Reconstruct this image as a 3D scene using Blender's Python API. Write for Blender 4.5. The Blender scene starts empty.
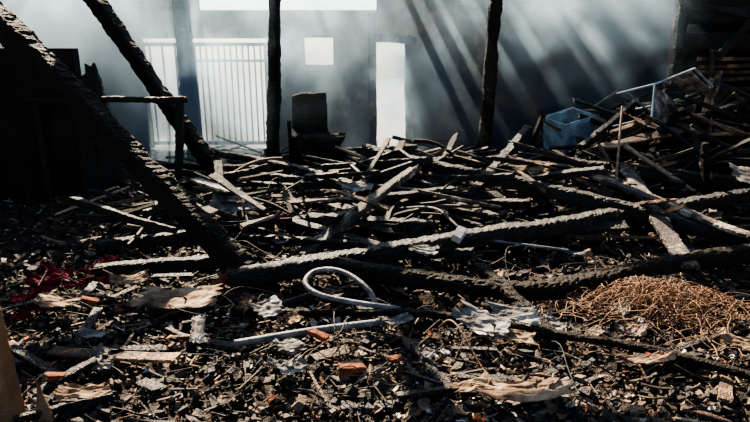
import bpy, math, random
from mathutils import Vector, Matrix, noise, Euler
random.seed(7)
R=random.Random(11)
S=bpy.context.scene
COL=S.collection

# ------------------------------------------------------------------ materials
def newmat(name):
    m=bpy.data.materials.new(name); m.use_nodes=True
    nt=m.node_tree; b=nt.nodes['Principled BSDF']; return m,nt,b
def ramp(nt,src,stops):
    r=nt.nodes.new('ShaderNodeValToRGB'); e=r.color_ramp.elements
    while len(e)<len(stops): e.new(.5)
    for i,(p,c) in enumerate(stops):
        e[i].position=p; e[i].color=(c[0],c[1],c[2],1)
    nt.links.new(src,r.inputs['Fac']); return r.outputs['Color']
def tex(nt,kind,scale,**k):
    tc=nt.nodes.new('ShaderNodeTexCoord')
    n=nt.nodes.new(kind); n.inputs['Scale'].default_value=scale
    for a,v in k.items():
        if a in n.inputs: n.inputs[a].default_value=v
    nt.links.new(tc.outputs['Object'],n.inputs['Vector']); return n
def bump(nt,b,src,strength,dist=.02):
    bp=nt.nodes.new('ShaderNodeBump'); bp.inputs['Strength'].default_value=strength
    bp.inputs['Distance'].default_value=dist
    nt.links.new(src,bp.inputs['Height']); nt.links.new(bp.outputs['Normal'],b.inputs['Normal'])
def noisemat(name,stops,scale=4,rough=.7,bs=.4,bscale=60,spec=.4,metal=0):
    m,nt,b=newmat(name)
    n=tex(nt,'ShaderNodeTexNoise',scale,Detail=8,Roughness=.65)
    nt.links.new(ramp(nt,n.outputs['Fac'],stops),b.inputs['Base Color'])
    n2=tex(nt,'ShaderNodeTexNoise',bscale,Detail=5)
    bump(nt,b,n2.outputs['Fac'],bs)
    b.inputs['Roughness'].default_value=rough; b.inputs['Specular IOR Level'].default_value=spec
    b.inputs['Metallic'].default_value=metal
    return m
def islandmat(name,stops,rough=.7,spec=.4,bs=.5,bscale=80):
    m,nt,b=newmat(name)
    g=nt.nodes.new('ShaderNodeNewGeometry')
    c=ramp(nt,g.outputs['Random Per Island'],stops)
    n=tex(nt,'ShaderNodeTexNoise',30,Detail=6)
    mx=nt.nodes.new('ShaderNodeMix'); mx.data_type='RGBA'; mx.blend_type='MULTIPLY'
    mx.inputs[0].default_value=.8
    nt.links.new(c,mx.inputs[6])
    nt.links.new(ramp(nt,n.outputs['Fac'],[(.3,(.2,.2,.2)),(.65,(1.3,1.3,1.3))]),mx.inputs[7])
    nt.links.new(mx.outputs[2],b.inputs['Base Color'])
    n2=tex(nt,'ShaderNodeTexNoise',bscale,Detail=5); bump(nt,b,n2.outputs['Fac'],bs)
    b.inputs['Roughness'].default_value=rough; b.inputs['Specular IOR Level'].default_value=spec
    return m
def charmat(name,dark=(.004,.0033,.0027),mid=(.015,.0115,.0085),ash=(.10,.070,.050),ashpos=.61,rough=.6,spec=.3):
    m,nt,b=newmat(name)
    n=tex(nt,'ShaderNodeTexNoise',5,Detail=9,Roughness=.7)
    c=ramp(nt,n.outputs['Fac'],[(.3,dark),(.55,mid),(ashpos,mid),(ashpos+.12,ash)])
    nt.links.new(c,b.inputs['Base Color'])
    v=tex(nt,'ShaderNodeTexVoronoi',34); v.feature='DISTANCE_TO_EDGE'
    r=ramp(nt,v.outputs['Distance'],[(0,(0,0,0)),(.12,(1,1,1))])
    n2=tex(nt,'ShaderNodeTexNoise',90,Detail=5)
    ad=nt.nodes.new('ShaderNodeMath'); ad.operation='ADD'
    nt.links.new(r,ad.inputs[0]); nt.links.new(n2.outputs['Fac'],ad.inputs[1])
    bump(nt,b,ad.outputs[0],.7,.01)
    b.inputs['Roughness'].default_value=rough; b.inputs['Specular IOR Level'].default_value=spec
    return m
CHAR=charmat('charred_wood')
CHARB=charmat('deep_charred_wood',ash=(.020,.015,.011),ashpos=.66,rough=.7,spec=.10)
CHARASH=charmat('ash_coated_wood',mid=(.07,.055,.043),ash=(.33,.28,.225),ashpos=.49,rough=.75)
SCORCH=charmat('scorched_brown_wood',dark=(.010,.007,.005),mid=(.07,.038,.021),ash=(.30,.17,.09),ashpos=.51,rough=.7)
TIMBER=noisemat('raw_timber',[(.3,(.06,.03,.013)),(.7,(.20,.105,.045))],6,.7)
GROUND=noisemat('ash_soil',[(.35,(.006,.0042,.003)),(.55,(.030,.019,.012)),(.72,(.11,.068,.038))],5,.85,.8,70,.2)
RUB=islandmat('charcoal_chunks',[(0,(.004,.0033,.0027)),(.5,(.014,.0108,.008)),(.78,(.05,.034,.023)),(1,(.15,.10,.065))],.65,.25)
FLAKE=islandmat('ash_flakes',[(0,(.015,.011,.007)),(.4,(.07,.042,.025)),(.6,(.17,.092,.046)),(.72,(.18,.13,.09)),(.88,(.34,.27,.20)),(1,(.64,.60,.54))],.78,.22)
STICK=islandmat('burnt_sticks',[(0,(.006,.005,.004)),(.65,(.026,.018,.012)),(.88,(.12,.072,.042)),(1,(.34,.25,.16))],.7,.3)
TERRA=islandmat('fired_clay',[(0,(.16,.04,.013)),(.6,(.34,.10,.035)),(1,(.46,.20,.09))],.85,.2)
PAPER=noisemat('scorched_sheet',[(.35,(.03,.018,.011)),(.50,(.17,.105,.06)),(.68,(.36,.26,.17))],9,.85,.6,25,.2)
SLATE=noisemat('grey_sheet',[(.38,(.035,.031,.028)),(.54,(.16,.145,.13)),(.7,(.46,.43,.39))],9,.8,.6,25,.2)
BLUE=noisemat('sooty_painted_steel',[(.35,(.06,.08,.09)),(.55,(.22,.30,.34)),(.7,(.36,.46,.50))],5,.6,.3,25)
GATE=noisemat('painted_gate_steel',[(.3,(.02,.023,.026)),(.7,(.07,.075,.08))],6,.6,.3,25)
METAL=noisemat('sooty_steel',[(.35,(.03,.03,.03)),(.6,(.14,.145,.15)),(.75,(.26,.27,.28))],12,.6,.3,60,.35,.1)
RUST=noisemat('rusty_wire',[(.3,(.09,.045,.022)),(.7,(.28,.155,.08))],15,.75)
REDC=noisemat('crimson_fabric',[(.40,(.020,.007,.008)),(.53,(.12,.014,.022)),(.72,(.30,.06,.07))],9,.95,.5,50,.05)
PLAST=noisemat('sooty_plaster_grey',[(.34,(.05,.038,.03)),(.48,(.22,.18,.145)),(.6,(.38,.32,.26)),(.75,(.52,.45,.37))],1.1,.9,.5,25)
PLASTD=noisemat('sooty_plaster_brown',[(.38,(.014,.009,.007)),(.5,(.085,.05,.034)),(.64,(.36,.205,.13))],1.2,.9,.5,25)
SOOT=noisemat('soot_black',[(.3,(.005,.004,.004)),(.7,(.022,.018,.015))],3,.9,.4,40,.15)
BRICK,nt,b=newmat('sooty_brick')
br=tex(nt,'ShaderNodeTexBrick',9); br.inputs['Color1'].default_value=(.30,.11,.06,1); br.inputs['Color2'].default_value=(.14,.06,.04,1); br.inputs['Mortar'].default_value=(.12,.11,.10,1)
nt.links.new(br.outputs['Color'],b.inputs['Base Color']); b.inputs['Roughness'].default_value=.9
OUT=noisemat('dusty_yard',[(.3,(.14,.15,.16)),(.7,(.22,.23,.24))],1,.9)
WHITE=noisemat('pale_block',[(.3,(.35,.35,.35)),(.7,(.6,.6,.59))],8,.8)

# ------------------------------------------------------------------ helpers
def obj(name,verts,faces,mat,parent=None,smooth=False):
    me=bpy.data.meshes.new(name)
    vs=[Vector(v) for v in verts]
    c=sum(vs,Vector())/len(vs)
    c.z=min(v.z for v in vs)
    me.from_pydata([v-c for v in vs],[],faces)
    me.materials.append(mat); me.update()
    if smooth:
        for p in me.polygons: p.use_smooth=True
    o=bpy.data.objects.new(name,me); o.location=c
    COL.objects.link(o)
    if parent:
        o.parent=parent; o.location=c-parent.location
    return o
def empty(name,loc):
    e=bpy.data.objects.new(name,None); e.location=loc; e.empty_display_size=.1
    COL.objects.link(e); return e
def box_geo(x0,x1,y0,y1,z0,z1):
    v=[(x,y,z) for z in(z0,z1) for y in(y0,y1) for x in(x0,x1)]
    f=[(0,2,3,1),(4,5,7,6),(0,1,5,4),(2,6,7,3),(0,4,6,2),(1,3,7,5)]
    return v,f
def join_geo(parts):
    V=[];F=[]
    for v,f in parts:
        o=len(V); V+=list(v); F+=[tuple(i+o for i in q) for q in f]
    return V,F
def smoothpath(pts,step):
    pts=[Vector(p) for p in pts]
    if len(pts)==2:
        n=max(2,int((pts[1]-pts[0]).length/step))
        return [pts[0].lerp(pts[1],i/n) for i in range(n+1)]
    out=[]; P=[pts[0]*2-pts[1]]+pts+[pts[-1]*2-pts[-2]]
    for i in range(1,len(P)-2):
        a,b,c,d=P[i-1:i+3]; n=max(2,int((c-b).length/step))
        for k in range(n):
            t=k/n
            out.append(.5*((2*b)+(c-a)*t+(2*a-5*b+4*c-d)*t*t+(3*b-a-3*c+d)*t**3))
    out.append(pts[-1]); return out
def beam_geo(pts,w,h,seed=0,rough=1.0,step=.022,ring=20,roundness=.5,wob=.012,taper=(1,1),twist=0):
    path=smoothpath(pts,step); n=len(path)
    V=[];F=[]; off=Vector((seed*13.7,seed*7.1,seed*3.3)); L=0
    total=sum((path[i+1]-path[i]).length for i in range(n-1)) or 1
    for i,p in enumerate(path):
        if i: L+=(path[i]-path[i-1]).length
        t=(path[min(i+1,n-1)]-path[max(i-1,0)]).normalized()
        up=Vector((0,0,1)) if abs(t.z)<.9 else Vector((0,1,0))
        s=t.cross(up).normalized(); u=s.cross(t).normalized()
        k=taper[0]+(taper[1]-taper[0])*L/total
        k*=1+(.16*noise.noise(Vector((L*1.7,seed*5.1,0)))+.14*noise.noise(Vector((L*6,seed*5.1,4))))*rough
        wv=noise.noise_vector(Vector((L*1.3,seed*2.2,9)))*wob*1.8
        p=p+wv
        for j in range(ring):
            a=2*math.pi*j/ring+.39
            tw=twist*L/total
            ca,sa=math.cos(a),math.sin(a)
            e=2/(2+ (1-roundness)*6)
            x=math.copysign(abs(ca)**e,ca)*w/2*k; y=math.copysign(abs(sa)**e,sa)*h/2*k
            x,y=x*math.cos(tw)-y*math.sin(tw),x*math.sin(tw)+y*math.cos(tw)
            r=1
            if rough>0:
                q=Vector((L*18,x*26,y*26))*.9+off
                d,_=noise.voronoi(q)
                ed=min(1,(d[1]-d[0])/.28)
                r=1-.18*rough*(1-ed)*min(1,.12/max(w,h)) +.09*rough*noise.noise(q*.4)
            V.append(p+s*x*r+u*y*r)
    for i in range(n-1):
        for j in range(ring):
            F.append((i*ring+j,i*ring+(j+1)%ring,(i+1)*ring+(j+1)%ring,(i+1)*ring+j))
    for e,(idx,dr) in enumerate(((0,-1),(n-1,1))):
        t=(path[min(idx+1,n-1)]-path[max(idx-1,0)]).normalized()*dr
        for j in range(ring):
            V[idx*ring+j]+=t*(abs(noise.noise(Vector((j*.7,seed,e*3))))*w*.7)*(1 if rough else 0)
        V.append(path[idx]+t*w*.12); c=len(V)-1
        for j in range(ring):
            q=(idx*ring+j,idx*ring+(j+1)%ring,c); F.append(q if dr>0 else q[::-1])
    return V,F
SEED=[0]
def beam(name,pts,w,h=None,mat=None,**k):
    SEED[0]+=1
    V,F=beam_geo(pts,w,h or w,seed=SEED[0],**k)
    return obj(name,V,F,mat or CHAR)
def tube_geo(pts,r,ring=8,step=.03):
    return beam_geo(pts,r*2,r*2,rough=0,step=step,ring=ring,roundness=1,wob=0)

def hgt(x,y):
    h=.05*noise.noise(Vector((x*1.1,y*1.1,3)))+.035*noise.noise(Vector((x*3,y*3,5)))
    h+=.22*math.exp(-((x-.6)/2.2)**2-((y-6.0)/1.3)**2)
    h+=.55*math.exp(-((x-3.9)/1.5)**2-((y-6.9)/1.3)**2)
    h+=.12*math.exp(-((x+2.6)/1.0)**2-((y-5.2)/.8)**2)
    return h+.03

# ------------------------------------------------------------------ ground
def build_ground():
    nx,ny=380,300
    V=[];F=[]
    for j in range(ny+1):
        t=j/ny; y=1.2+ (9.42-1.2)*t**1.3
        for i in range(nx+1):
            x=-5.0+11.4*i/nx
            z=hgt(x,y)+.03*noise.noise(Vector((x*9,y*9,1)))+.022*noise.noise(Vector((x*22,y*22,2)))
            d,_=noise.voronoi(Vector((x*14,y*14,0)))
            z+=.02*(d[1]-d[0])
            V.append((x,y,z))
    for j in range(ny):
        for i in range(nx):
            a=j*(nx+1)+i; F.append((a,a+1,a+nx+2,a+nx+1))
    o=obj('floor',V,F,GROUND)
build_ground()
V,F=box_geo(-30,30,-10,40,-.35,-.25); obj('ground_yard',V,F,OUT)

# ------------------------------------------------------------------ scatter of small pieces
def chunk(V,F,c,sx,sy,sz,rot,jit):
    o=len(V)
    for z in(-1,1):
        for y in(-1,1):
            for x in(-1,1):
                p=Vector((x*sx*(1+R.uniform(-jit,jit)),y*sy*(1+R.uniform(-jit,jit)),z*sz*(1+R.uniform(-jit,jit))))*.5
                V.append(rot@p+c)
    for q in[(0,2,3,1),(4,5,7,6),(0,1,5,4),(2,6,7,3),(0,4,6,2),(1,3,7,5)]:
        F.append(tuple(i+o for i in q))
def flakegeo(V,F,c,sx,sy,th,rot):
    n=R.randint(5,8); o=len(V); cv=R.uniform(-.25,.35)
    for s in(1,-1):
        for i in range(n):
            a=6.283*i/n+R.uniform(-.3,.3) if s==1 else angs[i]
            if s==1:
                if i==0: angs=[];rad=[]
                angs.append(a); rad.append(R.uniform(.55,1.1))
            x=math.cos(a)*rad[i]*sx*.5; y=math.sin(a)*rad[i]*sy*.5
            V.append(rot@Vector((x,y,cv*x*x/max(sx,.001)*2+s*th*.5))+c)
        V.append(rot@Vector((0,0,s*th*.5))+c)
    for i in range(n):
        k=(i+1)%n
        F.append((o+i,o+k,o+n)); F.append((o+n+1+k,o+n+1+i,o+n+1+n)); F.append((o+i,o+n+1+i,o+n+1+k,o+k))
def ry(p=1.7): return 1.6+7.6*R.random()**p
def rx(y):
    hw=.75*y+.6
    return max(-4.85,min(6.2,R.uniform(-hw,hw)))
def clump(x,y,s): return noise.noise(Vector((x*1.6,y*1.6,s*7.7)))+.6*noise.noise(Vector((x*4,y*4,s)))
def scatter(name,mat,n,size,flat,tilt,jit=.35,lift=.6,kind='chunk',cl=None,pw=2.5):
    V=[];F=[]; k=0
    while k<n:
        y=ry(); x=rx(y)
        if cl is not None and clump(x,y,cl)<R.uniform(-.5,.35): continue
        k+=1
        s=size[0]+(size[1]-size[0])*R.random()**pw
        ax=s*R.uniform(.6,1.3); ay=s*R.uniform(.4,1); az=s*R.uniform(*flat)
        rot=(Matrix.Rotation(R.uniform(0,6.28),3,'Z')@Matrix.Rotation(R.gauss(0,tilt),3,'X')@Matrix.Rotation(R.gauss(0,tilt),3,'Y'))
        c=Vector((x,y,hgt(x,y)+az*.3+R.random()*.035*lift+.01))
        if kind=='chunk': chunk(V,F,c,ax,ay,az,rot,jit)
        else: flakegeo(V,F,c,ax,ay,az,rot)
    return obj(name,V,F,mat)
scatter('charcoal_rubble',RUB,26000,(.007,.055),(.35,.8),.6,.4,pw=3.5)
scatter('ash_flake_debris',FLAKE,24000,(.008,.075),(.04,.1),.5,kind='flake',cl=1,pw=2.8)
scatter('broken_panel_debris',FLAKE,950,(.07,.20),(.02,.05),.4,kind='flake',cl=2)
scatter('clay_tile_shards',TERRA,520,(.015,.075),(.12,.2),.4,kind='flake',cl=3)
def sticks(name,mat,n,ln,th,region,zl,steep=.25):
    V=[];F=[]
    for _ in range(n):
        x=R.uniform(*region[0]) if region else 0; y=R.uniform(*region[1])
        l=R.uniform(*ln); a=R.gauss(0,.9); e=R.gauss(0,steep)
        w=R.uniform(*th); rot=Matrix.Rotation(a,3,'Z')@Matrix.Rotation(e,3,'Y')@Matrix.Rotation(R.uniform(0,3),3,'X')
        z=hgt(x,y)+abs(math.sin(e))*l*.5+R.random()*zl
        c=Vector((x,y,z)); o=len(V); seg=5
        b1=R.gauss(0,.04)*l
        for i in range(seg+1):
            t=i/seg-.5
            k=1-.5*abs(t)*R.random()
            for (yy,zz) in((-1,-.6),(1,-.6),(1,.6),(-1,.6)):
                V.append(rot@Vector((t*l,yy*w*.5*k*R.uniform(.8,1.2)+b1*(1-4*t*t),zz*w*.5*k))+c)
        for i in range(seg):
            for j in range(4):
                F.append((o+i*4+j,o+i*4+(j+1)%4,o+(i+1)*4+(j+1)%4,o+(i+1)*4+j))
        F.append((o+3,o+2,o+1,o)); e2=o+seg*4; F.append((e2,e2+1,e2+2,e2+3))
    return obj(name,V,F,mat)
sticks('splinter_debris',STICK,2200,(.04,.22),(.003,.014),((-2.4,3),(1.9,5)),.05)
sticks('burnt_lath_pile',STICK,560,(.2,.9),(.012,.04),((-2.6,4.6),(4.4,8.6)),.16,.18)
sticks('fallen_batten_heap',STICK,240,(.3,1.2),(.02,.05),((2.2,5.6),(5.4,8.0)),.25,.38)
def boards(name,mat,n,region,ln,w,h,zl,steep,seed):
    g=[]
    for i in range(n):
        x=R.uniform(*region[0]); y=R.uniform(*region[1]); l=R.uniform(*ln); a=R.gauss(.1,.75); e=R.gauss(0,steep)
        d=Vector((math.cos(a)*math.cos(e),math.sin(a)*math.cos(e),math.sin(e)))*l*.5
        c=Vector((x,y,hgt(x,y)+abs(d.z)+R.random()*zl+.02))
        g.append(beam_geo([c-d,c+d],R.uniform(*w),R.uniform(*h),seed=seed+i,step=.035,ring=12,roundness=.3,twist=R.uniform(-.5,.5)))
    V,F=join_geo(g); obj(name,V,F,mat)
boards('charred_board_pile',CHAR,85,((-2.2,4.6),(4.3,8.0)),(.3,1.3),(.05,.13),(.03,.08),.2,.15,300)
boards('ash_board_pile',CHARASH,30,((-1.5,4.6),(4.3,7.6)),(.2,.8),(.04,.12),(.015,.03),.26,.2,400)
boards('scorched_board_pile',SCORCH,46,((-.5,4.8),(4.4,7.4)),(.2,.9),(.04,.12),(.015,.03),.26,.22,500)
boards('board_heap',CHAR,46,((2.4,5.4),(5.6,7.4)),(.5,1.5),(.06,.14),(.03,.07),.38,.26,600)
boards('tilted_board_heap',SCORCH,16,((2.3,5.0),(5.4,7.2)),(.5,1.2),(.07,.16),(.02,.035),.42,.3,650)
boards('charred_board_fragments',CHAR,50,((-2.2,2.6),(2.2,4.2)),(.12,.4),(.03,.08),(.02,.04),.02,.1,700)
boards('scorched_board_fragments',SCORCH,30,((-2.2,2.4),(2.2,4.2)),(.1,.28),(.03,.07),(.01,.02),.03,.12,760)

# ------------------------------------------------------------------ walls
TH=.18
yb=9.5
def wall(name,parts,mat): V,F=join_geo([box_geo(*p) for p in parts]); return obj(name,V,F,mat)
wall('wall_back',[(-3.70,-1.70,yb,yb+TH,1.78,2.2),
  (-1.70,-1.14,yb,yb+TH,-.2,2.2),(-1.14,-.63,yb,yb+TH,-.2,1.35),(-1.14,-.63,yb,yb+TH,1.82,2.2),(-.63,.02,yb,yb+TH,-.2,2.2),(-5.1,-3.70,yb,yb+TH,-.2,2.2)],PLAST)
def ragged(name,x0,x1,y,z0,ztop,mat,hole=None):
    V=[];F=[];n=int((x1-x0)/.08)
    for i in range(n+1):
        x=x0+(x1-x0)*i/n; zt=ztop+.10*noise.noise(Vector((x*2.5,4,4)))+ (.05 if int(x*5)%2 else 0)
        for yy in(y,y+TH):
            V.append((x,yy,z0)); V.append((x,yy,zt))
    for i in range(n):
        a=i*4; F+= [(a,a+4,a+5,a+1),(a+2,a+3,a+7,a+6),(a+1,a+5,a+7,a+3)]
    F+=[(0,1,3,2),(n*4,n*4+2,n*4+3,n*4+1)]
    return V,F
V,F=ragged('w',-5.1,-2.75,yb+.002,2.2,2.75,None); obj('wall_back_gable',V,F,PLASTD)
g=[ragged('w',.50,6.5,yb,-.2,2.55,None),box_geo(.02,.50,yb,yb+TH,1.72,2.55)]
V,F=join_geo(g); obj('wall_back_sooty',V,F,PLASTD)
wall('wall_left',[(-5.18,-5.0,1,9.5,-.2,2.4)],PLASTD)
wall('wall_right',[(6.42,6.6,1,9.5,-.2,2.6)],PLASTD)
wall('window_1',[(-1.14,-1.11,yb+.04,yb+.1,1.35,1.82),(-.66,-.63,yb+.04,yb+.1,1.35,1.82),(-1.11,-.66,yb+.04,yb+.1,1.35,1.38),(-1.11,-.66,yb+.04,yb+.1,1.79,1.82)],GATE)
V,F=join_geo([beam_geo([(-.03,yb-.05,0),(-.05,yb-.05,2.1)],.13,.1,seed=41),beam_geo([(.56,yb-.05,0),(.5,yb-.05,1.8)],.11,.08,seed=42),beam_geo([(-.08,yb-.06,1.80),(.62,yb-.06,1.74)],.1,.12,seed=43)])
obj('door_1',V,F,SCORCH)
parts=[(-3.70,-1.70,yb+.06,yb+.10,1.66,1.72),(-3.70,-1.70,yb+.06,yb+.10,.10,.16),(-3.70,-3.64,yb+.06,yb+.10,.05,1.72),(-1.76,-1.70,yb+.06,yb+.10,.05,1.72),(-2.92,-2.84,yb+.06,yb+.10,.05,1.72),(-2.84,-1.76,yb+.06,yb+.10,1.42,1.46)]
x=-3.58
while x<-1.78:
    parts.append((x,x+.026,yb+.07,yb+.09,.1,1.68)); x+=(.2 if x<-2.9 else .095)
wall('slatted_metal_gate',parts,GATE)
wall('wall_partition',[(-4.98,-3.05,6.1,6.22,-.1,1.62)],SOOT)
V,F=join_geo([beam_geo([(-2.74,6.05,0),(-2.86,6.05,1.42)],.20,.12,seed=71,taper=(1.5,.6)),
              beam_geo([(-3.0,6.08,0),(-3.02,6.08,1.3)],.22,.1,seed=72)]); obj('charred_post',V,F,CHAR)
V,F=join_geo([beam_geo([(-3.5,5.95,1.12),(-1.9,5.95,1.12)],.06,.06,seed=73),
              beam_geo([(-2.08,5.97,0.02),(-1.97,5.95,1.12)],.08,.08,seed=74),
              beam_geo([(-3.42,5.97,0.02),(-3.42,5.95,1.12)],.08,.08,seed=75)]); obj('charred_railing',V,F,CHAR)

# brick pillar + shed remains on right
wall('brick_pillar',[(3.98,4.16,8.0,8.2,0,2.9)],BRICK)
g=[beam_geo([(3.8,7.45,z),(6.35,7.5,z+dz)],.08,.2,seed=80+i) for i,(z,dz) in enumerate([(2.28,.0),(2.0,.04),(1.72,-.03)])]
g+=[beam_geo([(3.78,7.5,0),(3.74,7.5,2.6)],.12,.12,seed=88),beam_geo([(4.75,7.45,0),(4.7,7.45,2.5)],.09,.1,seed=89),
    beam_geo([(4.9,7.2,2.5),(4.1,7.2,1.55)],.08,.09,seed=87),beam_geo([(3.9,7.3,2.1),(5.6,7.2,1.75)],.06,.07,seed=86)]
V,F=join_geo(g); obj('charred_shed_frame',V,F,CHAR)
wall('dark_backing_block',[(3.95,6.3,7.7,8.0,0,2.45),(3.95,6.3,7.6,7.7,1.62,1.66),(3.95,6.3,7.6,7.7,.8,.84)],SOOT)  # added black backing with ledges, makes the background here dark
g=[]
for i in range(5):
    z=1.16+i*.085
    g.append(beam_geo([(3.95+R.uniform(-.1,.1),7.28+i*.03,z),(5.6,7.2+i*.03,z+.02+R.uniform(-.05,.05))],.07,.05,seed=90+i,rough=.4,step=.08,ring=8))
g+=[beam_geo([(4.1,7.3,.2),(4.1,7.33,1.6)],.07,.07,seed=99,step=.06),beam_geo([(5.2,7.3,.2),(5.2,7.3,1.6)],.07,.07,seed=98,step=.06)]
V,F=join_geo(g); obj('broken_slat_bench',V,F,SCORCH)
g=[]
for i in range(13):
    g.append(beam_geo([(3.0+i*.07,6.3+i*.03,.62+i*.015),(4.35-i*.02+R.uniform(-.12,.12),6.75+i*.04,.86+i*.04)],.07,.03,seed=910+i,rough=.4,step=.08,ring=8))
V,F=join_geo(g); obj('collapsed_slat_rack',V,F,SCORCH)

# ------------------------------------------------------------------ big leaning beams / posts
B=lambda *a,**k: beam('charred_beam',*a,**k)
P=lambda *a,**k: beam('charred_post',*a,mat=CHARB,**k)
B([(-.74,3.66,.02),(-2.75,4.5,1.82),(-3.60,4.83,2.58)],.165,.16,mat=CHARB,ring=28,step=.016)
B([(-1.46,6.0,.04),(-2.99,6.6,2.12),(-3.6,6.8,2.95)],.17,.16,mat=CHARB)
P([(-1.34,7.5,.0),(-1.21,7.5,2.2),(-1.16,7.5,3.2)],.165)
P([(-2.85,9.15,0),(-2.9,9.15,3.0)],.22,.2)
P([(1.34,7.2,.1),(1.41,7.2,2.2),(1.45,7.2,3.2)],.16)
P([(2.95,6.3,.4),(2.85,6.25,.95)],.06)
P([(3.55,6.6,.4),(3.68,6.7,1.12)],.07)
P([(1.75,6.9,.3),(2.0,7.0,.85)],.06)
P([(4.35,6.4,.4),(4.2,6.5,1.15)],.07)
P([(3.05,5.2,.3),(2.95,5.2,.8)],.06)
# ------------------------------------------------------------------ fallen beams
B([(-2.13,7.5,.34),(-.6,6.0,.34),(1.03,4.46,.18)],.09)
B([(-2.15,4.32,.12),(-.43,4.9,.18)],.10)
B([(-.95,3.58,.16),(1.2,4.3,.27),(3.5,5.1,.36)],.13,.12)
B([(-.22,3.66,.2),(.9,3.38,.16),(1.78,3.62,.2),(2.95,3.97,.24)],.13,.12,mat=CHARB,roundness=.9)
B([(-.11,6.33,.55),(1.4,5.1,.42),(2.75,4.1,.24)],.12)
B([(-.86,3.21,.09),(.26,3.1,.12),(.79,2.9,.13),(1.35,2.68,.13),(1.9,2.35,.12)],.05,.045,mat=CHARB,roundness=.9)
B([(.70,3.64,.2),(.98,2.84,.10)],.09,mat=CHARB,roundness=.8)
B([(-1.95,3.85,.09),(-.98,4.02,.13)],.10)
B([(-2.9,7.3,.2),(-1.2,6.4,.3)],.10)
B([(-.75,7.4,.35),(.5,7.1,.45)],.09)
B([(.8,5.2,.2),(1.7,6.5,.75)],.10)
B([(.2,6.9,.3),(1.6,6.1,.5)],.08)
B([(1.3,4.35,.1),(3.3,6.6,.6)],.08)
B([(-1.7,5.2,.15),(.4,5.6,.25)],.07)
B([(1.9,5.9,.5),(4.4,4.9,.35)],.12)
B([(.3,4.1,.1),(2.3,4.7,.25)],.07)
B([(1.9,5.4,.4),(4.2,6.2,.55)],.10)
B([(-1.4,6.2,.3),(.5,5.1,.35)],.08)
B([(2.2,6.2,.6),(3.2,7.2,1.0)],.08)
B([(-1.3,4.6,.12),(.7,3.95,.2)],.07)
B([(2.9,6.2,.75),(4.9,6.9,1.2)],.09)
B([(3.2,7.0,.95),(4.6,6.2,.8)],.08)
beam('ash_coated_plank',[(2.45,5.6,.5),(2.08,3.62,.22)],.13,.045,CHARASH)
beam('ash_coated_plank',[(2.0,5.35,.48),(2.7,3.95,.32)],.11,.045,CHARASH)
beam('ash_coated_plank',[(3.1,5.3,.45),(3.6,6.8,.9)],.09,.04,CHARASH)
beam('ash_coated_plank',[(.55,5.3,.3),(.95,4.5,.32)],.07,.03,CHARASH)
beam('scorched_plank',[(-.56,4.28,.08),(.32,4.92,.60)],.17,.06,CHARASH,twist=.3)
beam('scorched_plank',[(-.05,4.7,.1),(.05,4.0,.2)],.05,.03,CHARASH)
beam('scorched_plank',[(-1.66,2.70,.10),(-1.0,2.62,.11)],.085,.025,SCORCH,rough=.5)
beam('timber_post',[(-1.60,2.2,0),(-1.62,2.2,1.3)],.11,.11,TIMBER,rough=.3)
beam('splintered_stake',[(-1.42,2.2,.0),(-1.47,2.25,.20)],.10,.04,TIMBER,rough=.5,taper=(1.1,.1))

# added roof pieces above frame, unseen, to shape the sunlight
g=[]
for i,xx in enumerate([.3,1.5,2.7,3.9,5.1,6.2]):
    g.append(beam_geo([(xx,8.9,2.62),(xx,12.6,3.35)],.09,.12,seed=120+i,step=.1,ring=10))
for i,yy in enumerate([9.3,10.3,11.3,12.3]):
    g.append(beam_geo([(.1,yy,2.68+(yy-8.9)*.2),(6.3,yy,2.68+(yy-8.9)*.2)],.05,.05,seed=130+i,step=.2,ring=8))
V,F=join_geo(g); obj('sun_shaft_battens',V,F,CHAR)  # unseen battens added behind the wall top to break up the sun
g=[]; xx=.45
while xx<6.2:
    w=R.uniform(.12,.40); y0=R.choice([9.15,9.2,9.3]); y1=12.6
    g.append(box_geo(xx,xx+w,0,1,0,.015)); v=[(x,y0+(y1-y0)*y,2.74+(y0+(y1-y0)*y-8.9)*.2+z+R.uniform(0,.02)) for x,y,z in g[-1][0]]
    g[-1]=(v,g[-1][1]); xx+=w+R.uniform(.10,.36)
V,F=join_geo(g); obj('sun_shaft_boards',V,F,SOOT)  # unseen boards, gaps laid out to cut sunlight into shafts in the smoke
g=[]
for i,(a,b_) in enumerate([((-5,5.4,2.95),(6,5.8,2.9)),((-5,7.0,3.1),(6,7.2,3.1)),((-5,8.4,3.0),(6,8.5,3.05)),((-3.6,4.2,2.75),(-3.5,9.4,3.0)),((-.9,5.0,2.95),(-1.1,9.4,3.0)),((1.5,4.2,2.9),(1.4,9.4,3.0)),((3.4,5,2.9),(3.6,9.4,3.1))]):
    g.append(beam_geo([a,b_],.09,.12,seed=150+i,step=.12,ring=8))
V,F=join_geo(g); obj('shadow_rafters',V,F,CHAR)  # unseen rafters added to throw shadow stripes on the floor
g=[]
for i in range(18):
    x=R.uniform(-4.8,-2.9) if i<8 else R.uniform(-3,3.5); y=R.uniform(5.2,8.6); 
    if i>=8: y=R.uniform(4.9,7.0)
    w=R.uniform(.15,.5); l=R.uniform(.15,.6)
    V0=[];F0=[]; flakegeo(V0,F0,Vector((x,y,3.17)),w*1.3,l*1.3,.02,Matrix.Rotation(R.uniform(-.2,.2),3,'X')); g.append((V0,F0))
V,F=join_geo(g); obj('shadow_sheet_scraps',V,F,SOOT)  # unseen scraps added to shade the left side and dapple the foreground

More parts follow.
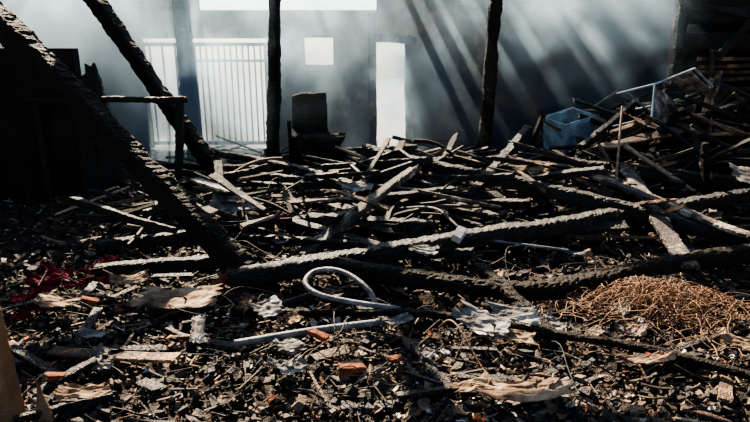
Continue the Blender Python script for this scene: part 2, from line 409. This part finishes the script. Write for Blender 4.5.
# ------------------------------------------------------------------ furniture remains
def burnt_armchair(loc,rz):
    M=Matrix.Translation(loc)@Matrix.Rotation(rz,4,'Z'); g=[]
    def bm(p,w,h,**k):
        SEED[0]+=1; v,f=beam_geo([M@Vector(q) for q in p],w,h,seed=SEED[0],step=.03,ring=20,**k); g.append((v,f))
    bm([(-.22,.22,.66),(.20,.22,.66)],.08,.58,roundness=.1)
    bm([(-.20,0,.22),(.26,0,.22)],.46,.46,roundness=.35)
    bm([(-.22,-.2,.38),(-.22,.2,.44)],.09,.12); bm([(.24,-.2,.36),(.24,.2,.42)],.09,.12)
    bm([(-.20,-.2,0),(-.2,-.2,.3)],.05,.05); bm([(.22,-.2,0),(.22,-.2,.3)],.05,.05)
    V,F=join_geo(g); obj('burnt_armchair',V,F,CHARB)
burnt_armchair(Vector((-.80,7.35,.12)),.15)
beam('charred_stake',[(-1.03,7.2,.1),(-1.06,7.2,.76)],.05,.05,CHARB)
M=Matrix.Translation((.12,5.75,.30))@Euler((.15,-.25,.35)).to_matrix().to_4x4()
parts=[(-.28,.28,-.2,.2,0,.02),(-.28,-.255,-.2,.2,.02,.24),(.255,.28,-.2,.2,.02,.24),(-.255,.255,-.2,-.175,.02,.24),(-.255,.255,.175,.2,.02,.24)]
V,F=join_geo([box_geo(*p) for p in parts]); V=[M@Vector(v) for v in V]; obj('burnt_drawer',V,F,CHAR)
M=Matrix.Translation((2.42,7.2,.44))@Euler((.12,-.2,.4)).to_matrix().to_4x4()
parts=[(-.24,.24,-.2,.2,0,.015),(-.24,-.225,-.2,.2,.015,.4),(.225,.24,-.2,.2,.015,.4),(-.225,.225,-.2,-.185,.015,.4),(-.225,.225,.185,.2,.015,.4),(-.255,.255,-.215,-.2,.36,.41),(-.255,.255,.2,.215,.36,.41)]
V,F=join_geo([box_geo(*p) for p in parts]); V=[M@Vector(v) for v in V]; obj('steel_storage_crate',V,F,BLUE)
def metal_chair(loc,eul,name='metal_chair'):
    M=Matrix.Translation(loc)@Euler(eul).to_matrix().to_4x4()
    e=empty(name,Vector(loc))
    T=lambda pts,r=.012: tube_geo([M@Vector(q) for q in pts],r)
    g=[]
    for sx in(-.2,.2):
        g.append(T([(sx,-.2,0),(sx,-.2,.43)])); g.append(T([(sx,-.2,.44),(sx,.2,.44)])); g.append(T([(sx,.2,.44),(sx,.25,.85)])); g.append(T([(sx,.22,0),(sx,.2,.44)]))
    g.append(T([(-.2,.25,.85),(.2,.25,.85)])); g.append(T([(-.2,-.2,.44),(.2,-.2,.44)])); g.append(T([(-.2,-.2,.12),(.2,-.2,.12)])); g.append(T([(-.2,.2,.12),(.2,.2,.12)]))
    V,F=join_geo(g); obj('frame',V,F,BLUE,e)
    V,F=join_geo([box_geo(-.2,.2,-.19,.19,.44,.455),box_geo(-.2,.2,.22,.235,.6,.82)])
    obj('seat_and_back',[M@Vector(v) for v in V],F,SLATE,e)
metal_chair((2.85,6.7,.85),(1.2,.5,.5))

V,F=tube_geo([(-.74,2.78,.11),(-.3,2.92,.12),(.14,3.06,.11)],.019,14); obj('metal_pipe',V,F,METAL,smooth=True)
V,F=tube_geo([(.15,3.14,.14),(-.15,3.20,.16),(-.34,3.24,.19),(-.43,3.34,.22),(-.39,3.45,.25),(-.28,3.47,.26),(-.16,3.40,.25),(-.04,3.28,.2),(.02,3.2,.1)],.016,14); obj('flexible_hose',V,F,METAL,smooth=True)
V,F=tube_geo([(.35,3.0,.08),(.42,2.85,.2),(.55,2.6,.05),(.62,2.5,.06)],.005,8); obj('bent_wire',V,F,RUST)
V,F=tube_geo([(.2,5.0,.25),(.5,4.6,.35),(.75,4.2,.25),(1.4,4.0,.2)],.010,8); obj('bent_wire',V,F,METAL)

cu=bpy.data.curves.new('rusty_wire_tangle','CURVE'); cu.dimensions='3D'; cu.bevel_depth=.0024; cu.bevel_resolution=1; cu.resolution_u=3
for i in range(280):
    cx=R.gauss(0,.27); cy=R.gauss(0,.13); sp=cu.splines.new('BEZIER'); n=R.randint(4,8); sp.bezier_points.add(n-1)
    a=R.gauss(0.3,1.2); st=R.uniform(.03,.14)
    x,y=cx,cy
    for k in range(n):
        z=.02+R.random()*.20*math.exp(-(x/.5)**2-(y/.3)**2)+.02
        bp=sp.bezier_points[k]; bp.co=(x,y,z); bp.handle_left_type=bp.handle_right_type='AUTO'
        a+=R.gauss(0,.7); x+=math.cos(a)*st; y+=math.sin(a)*st*.7
o=bpy.data.objects.new('rusty_wire_tangle',cu); o.location=(1.68,3.25,.05); cu.materials.append(RUST); COL.objects.link(o)
cu=bpy.data.curves.new('loose_cable_strands','CURVE'); cu.dimensions='3D'; cu.bevel_depth=.003; cu.bevel_resolution=1; cu.resolution_u=4
for i in range(70):
    x=R.uniform(-1.8,3.2); y=R.uniform(2.3,5.6); sp=cu.splines.new('BEZIER'); n=R.randint(4,7); sp.bezier_points.add(n-1)
    a=R.uniform(0,6.28); st=R.uniform(.08,.2)
    for k in range(n):
        bp=sp.bezier_points[k]; bp.co=(x,y,hgt(x,y)+.05+R.random()*.12*(1 if 0<k<n-1 else 0)); bp.handle_left_type=bp.handle_right_type='AUTO'
        a+=R.gauss(0,.45); x+=math.cos(a)*st; y+=math.sin(a)*st
o=bpy.data.objects.new('loose_cable_strands',cu); cu.materials.append(STICK); COL.objects.link(o)

def sheet(name,c,w,l,rot,mat,curl=.06,th=.006,seed=1,tilt=(0,0),n=26,crump=.006,ragg=.5):
    V=[];F=[]
    Rm=Euler((tilt[0],tilt[1],rot)).to_matrix()
    N3=lambda a,b,c_: noise.noise(Vector((a,b,c_)))
    for s in(0,1):
        for j in range(n+1):
            for i in range(n+1):
                u=i/n-.5; v=j/n-.5
                su=1 if u>0 else 2; sv=3 if v>0 else 4
                ku=1-(4*u*u)*(ragg*abs(N3(v*3.2,seed*1.7,su*9.1))+.10*abs(N3(v*17,seed,su)))
                kv=1-(4*v*v)*(ragg*abs(N3(u*3.2,seed*1.7,sv*9.1))+.10*abs(N3(u*17,seed,sv)))
                x=u*w*ku+v*w*.18*N3(seed*3.3,1,1); y=v*l*kv+u*l*.3*N3(seed*2.3,2,1)
                z=curl*(4*u*u*(.5+N3(v*2,seed,0)))+crump*N3(u*5,v*5,seed)*2+crump*.5*N3(u*13,v*13,seed)
                V.append(Rm@Vector((x,y,z-s*th))+Vector(c))
    N=(n+1)**2
    for j in range(n):
        for i in range(n):
            a=j*(n+1)+i; F.append((a,a+1,a+n+2,a+n+1)); F.append((N+a,N+a+n+1,N+a+n+2,N+a+1))
    bd=[i for i in range(n+1)]+[j*(n+1)+n for j in range(1,n+1)]+[n*(n+1)+i for i in range(n-1,-1,-1)]+[j*(n+1) for j in range(n-1,0,-1)]
    for k in range(len(bd)):
        a=bd[k];b_=bd[(k+1)%len(bd)]; F.append((b_,a,N+a,N+b_))
    return obj(name,V,F,mat)
sh=lambda *a,**k: sheet('scorched_sheet',*a,**k)
sh((-1.18,3.25,.16),.52,.26,.12,PAPER,.05,seed=2,tilt=(.15,0))
sh((-.62,3.12,.16),.22,.15,.9,SLATE,.02,seed=3,tilt=(.4,.1))
sh((.58,2.88,.19),.34,.16,-.6,SLATE,.05,seed=4,tilt=(.4,.1))
sh((.76,2.96,.20),.32,.14,-.35,SLATE,.03,seed=5,tilt=(.45,0))
sh((.72,2.78,.16),.25,.10,-.25,PAPER,.03,seed=25,tilt=(.2,.1))
sh((.66,2.28,.15),.46,.14,-.12,PAPER,.04,seed=6,tilt=(.1,-.05))
sh((.12,2.95,.16),.18,.09,.4,SLATE,.03,seed=7)
sh((1.30,2.55,.15),.30,.09,.15,PAPER,.04,seed=8)
sh((-1.9,3.2,.16),.3,.15,-.3,PAPER,.05,seed=9)
sh((-.95,2.85,.16),.08,.22,.2,SLATE,.02,seed=10,tilt=(.3,0))
sh((-1.25,5.0,.29),.5,.3,.2,SLATE,.05,seed=12,tilt=(.35,.1))
sh((3.3,4.9,.55),.5,.35,-.2,SLATE,.05,seed=13,tilt=(.3,.1))
sh((2.9,6.2,.85),.6,.35,.4,PAPER,.06,seed=14,tilt=(.3,.2))
sh((-.4,2.5,.14),.18,.10,.7,SLATE,.03,seed=21,tilt=(.3,.1))
sh((1.9,2.7,.15),.24,.12,-.5,PAPER,.03,seed=22,tilt=(.2,.1))
sh((-.2,5.3,.38),.35,.2,.5,SLATE,.05,seed=23,tilt=(.3,.1))
sh((1.5,5.6,.52),.45,.25,-.4,PAPER,.05,seed=24,tilt=(.3,.1))
sh((-1.6,3.55,.16),.26,.13,.5,PAPER,.04,seed=26,tilt=(.2,.1))
sh((-1.3,2.3,.13),.24,.10,.2,PAPER,.03,seed=27,tilt=(.1,.1))
sh((.35,3.9,.25),.22,.12,-.3,SLATE,.03,seed=28,tilt=(.3,.1))
for i in range(56):
    y=R.uniform(2.25,6.8); x=R.uniform(-.55*y,.6*y)
    sh((x,y,hgt(x,y)+.09+.03*(y>4.5)),R.uniform(.08,.22),R.uniform(.05,.13),R.uniform(-1,1),R.choice([PAPER,SLATE,SLATE]),.03,seed=50+i,tilt=(R.uniform(0,.6),R.uniform(-.3,.3)),n=12)
sheet('bent_steel_sheet',(4.0,5.9,.85),.5,.25,.2,BLUE,.08,seed=62,tilt=(.6,.15),ragg=.15,crump=.02)
for i,(x,y,w,l,r) in enumerate([(-2.2,3.68,.30,.14,.3),(-2.0,3.9,.22,.12,1.0),(-2.30,3.85,.2,.12,2),(-1.98,3.60,.20,.09,.5),(-2.12,3.48,.2,.08,.2),(-2.15,3.32,.18,.08,.8),(-1.86,3.7,.12,.06,.3),(-2.0,3.2,.14,.06,.1),(-2.02,3.05,.12,.06,.6),(-1.95,4.05,.16,.1,.3)]):
    sheet('red_cloth',(x,y,hgt(x,y)+.07+.015*(i%3)),w,l,r,REDC,.02,seed=30+i,crump=.018,th=.004,n=30,tilt=(.25-.03*i,.1*math.sin(i)),ragg=.4)
sheet('pink_rag',(-.80,4.75,.23),.20,.10,.1,REDC,.04,seed=17,crump=.02,n=24,tilt=(.3,0))
def brick(name,c,s,e,mat):
    V,F=beam_geo([Vector(c)-Euler(e).to_matrix()@Vector((s[0]/2,0,0)),Vector(c)+Euler(e).to_matrix()@Vector((s[0]/2,0,0))],s[1],s[2],seed=c[0]*7,rough=.9,step=.01,ring=16,roundness=.15,wob=.01)
    obj(name,V,F,mat)
TB=noisemat('scorched_brick',[(.35,(.04,.014,.008)),(.55,(.18,.055,.022)),(.75,(.32,.12,.055))],14,.9,.6,60,.15)
for c,s,e in [((-.12,2.53,.11),(.11,.055,.04),(0,.2,.4)),((-.99,3.55,.16),(.14,.07,.05),(0,-.5,.7)),((-1.5,2.45,.11),(.06,.05,.035),(0,.2,.4)),((1.42,2.62,.12),(.12,.05,.02),(0,.2,.1)),((-1.75,3.3,.13),(.08,.05,.03),(0,.3,.2)),((-.3,2.85,.13),(.09,.05,.03),(0,.3,-.3)),((.1,2.6,.12),(.07,.05,.02),(0,.3,1))]:
    brick('broken_brick',c,s,e,TB)
V,F=box_geo(-.045,.045,-.03,.03,-.035,.035); M=Euler((.4,-.5,.9)).to_matrix(); obj('pale_block',[M@Vector(v)*(1+.12*R.random())+Vector((.60,3.98,.33)) for v in V],F,WHITE)

# ------------------------------------------------------------------ smoke (volume)
def smoke():
    V,F=box_geo(-4.95,6.3,6.9,13.0,.05,3.6)
    c0=Vector((.675,9.95,.05))
    m=bpy.data.materials.new('drifting_smoke'); m.use_nodes=True; nt=m.node_tree
    nt.nodes.clear()
    out=nt.nodes.new('ShaderNodeOutputMaterial'); pv=nt.nodes.new('ShaderNodeVolumePrincipled')
    pv.inputs['Color'].default_value=(.55,.79,1,1); pv.inputs['Anisotropy'].default_value=.5
    tc=nt.nodes.new('ShaderNodeTexCoord')
    n=nt.nodes.new('ShaderNodeTexNoise'); n.inputs['Scale'].default_value=1.1; n.inputs['Detail'].default_value=4; n.inputs['Distortion'].default_value=1.2
    nt.links.new(tc.outputs['Object'],n.inputs['Vector'])
    mr=nt.nodes.new('ShaderNodeMapRange'); mr.inputs['From Min'].default_value=.42; mr.inputs['From Max'].default_value=.64
    mr.inputs['To Min'].default_value=.10; mr.inputs['To Max'].default_value=.95
    nt.links.new(n.outputs['Fac'],mr.inputs['Value'])
    sx=nt.nodes.new('ShaderNodeSeparateXYZ'); nt.links.new(tc.outputs['Object'],sx.inputs[0])
    my=nt.nodes.new('ShaderNodeMapRange'); my.interpolation_type='SMOOTHSTEP'
    my.inputs['From Min'].default_value=7.4-c0.y; my.inputs['From Max'].default_value=8.4-c0.y; my.inputs['To Min'].default_value=.06; my.inputs['To Max'].default_value=.42
    nt.links.new(sx.outputs['Y'],my.inputs['Value'])
    cur=my.outputs[0]
    for (p,r,a) in [((-2.5,8.0,.9),1.4,3.6),((-3.9,7.8,2.0),1.2,3.6),((.45,9.0,1.1),.9,4.2),((-1.2,8.4,1.5),1.0,1.2),((3.0,8.5,2.0),1.8,2.4)]:
        vd=nt.nodes.new('ShaderNodeVectorMath'); vd.operation='DISTANCE'
        nt.links.new(tc.outputs['Object'],vd.inputs[0]); vd.inputs[1].default_value=Vector(p)-c0
        mm=nt.nodes.new('ShaderNodeMapRange'); mm.interpolation_type='SMOOTHSTEP'
        mm.inputs['From Min'].default_value=0; mm.inputs['From Max'].default_value=r; mm.inputs['To Min'].default_value=a; mm.inputs['To Max'].default_value=0
        nt.links.new(vd.outputs['Value'],mm.inputs['Value'])
        ad=nt.nodes.new('ShaderNodeMath'); ad.operation='ADD'
        nt.links.new(mm.outputs[0],ad.inputs[0]); nt.links.new(cur,ad.inputs[1])
        cur=ad.outputs[0]
    mu=nt.nodes.new('ShaderNodeMath'); mu.operation='MULTIPLY'
    nt.links.new(mr.outputs[0],mu.inputs[0]); nt.links.new(cur,mu.inputs[1])
    nt.links.new(mu.outputs[0],pv.inputs['Density']); nt.links.new(pv.outputs[0],out.inputs['Volume'])
    obj('smoke_cloud',V,F,m)
smoke()

# ------------------------------------------------------------------ light
az=math.radians(-18); el=math.radians(38)
d=Vector((math.sin(az)*math.cos(el),math.cos(az)*math.cos(el),math.sin(el)))
L=bpy.data.lights.new('sun','SUN'); L.energy=27; L.angle=.009; L.color=(1,.83,.62)
lo=bpy.data.objects.new('sun',L); lo.rotation_euler=(-d).to_track_quat('-Z','Y').to_euler(); lo.location=(-3,12,8); COL.objects.link(lo)
w=bpy.data.worlds.new('sky'); S.world=w; w.use_nodes=True; nt=w.node_tree
bg=nt.nodes['Background']; sk=nt.nodes.new('ShaderNodeTexSky'); sk.sky_type='NISHITA'; sk.sun_disc=False
sk.sun_elevation=el; sk.sun_rotation=az; sk.air_density=1.0; sk.dust_density=.8
nt.links.new(sk.outputs[0],bg.inputs['Color']); bg.inputs['Strength'].default_value=.19

cam=bpy.data.cameras.new('camera'); cam.lens=28; cam.sensor_width=36
co=bpy.data.objects.new('camera',cam); co.location=(0,0,1.6); co.rotation_euler=(math.radians(74.6),0,0); COL.objects.link(co); S.camera=co
S.view_settings.view_transform='AgX'; S.view_settings.look='AgX - Medium High Contrast'
S.view_settings.exposure=.35
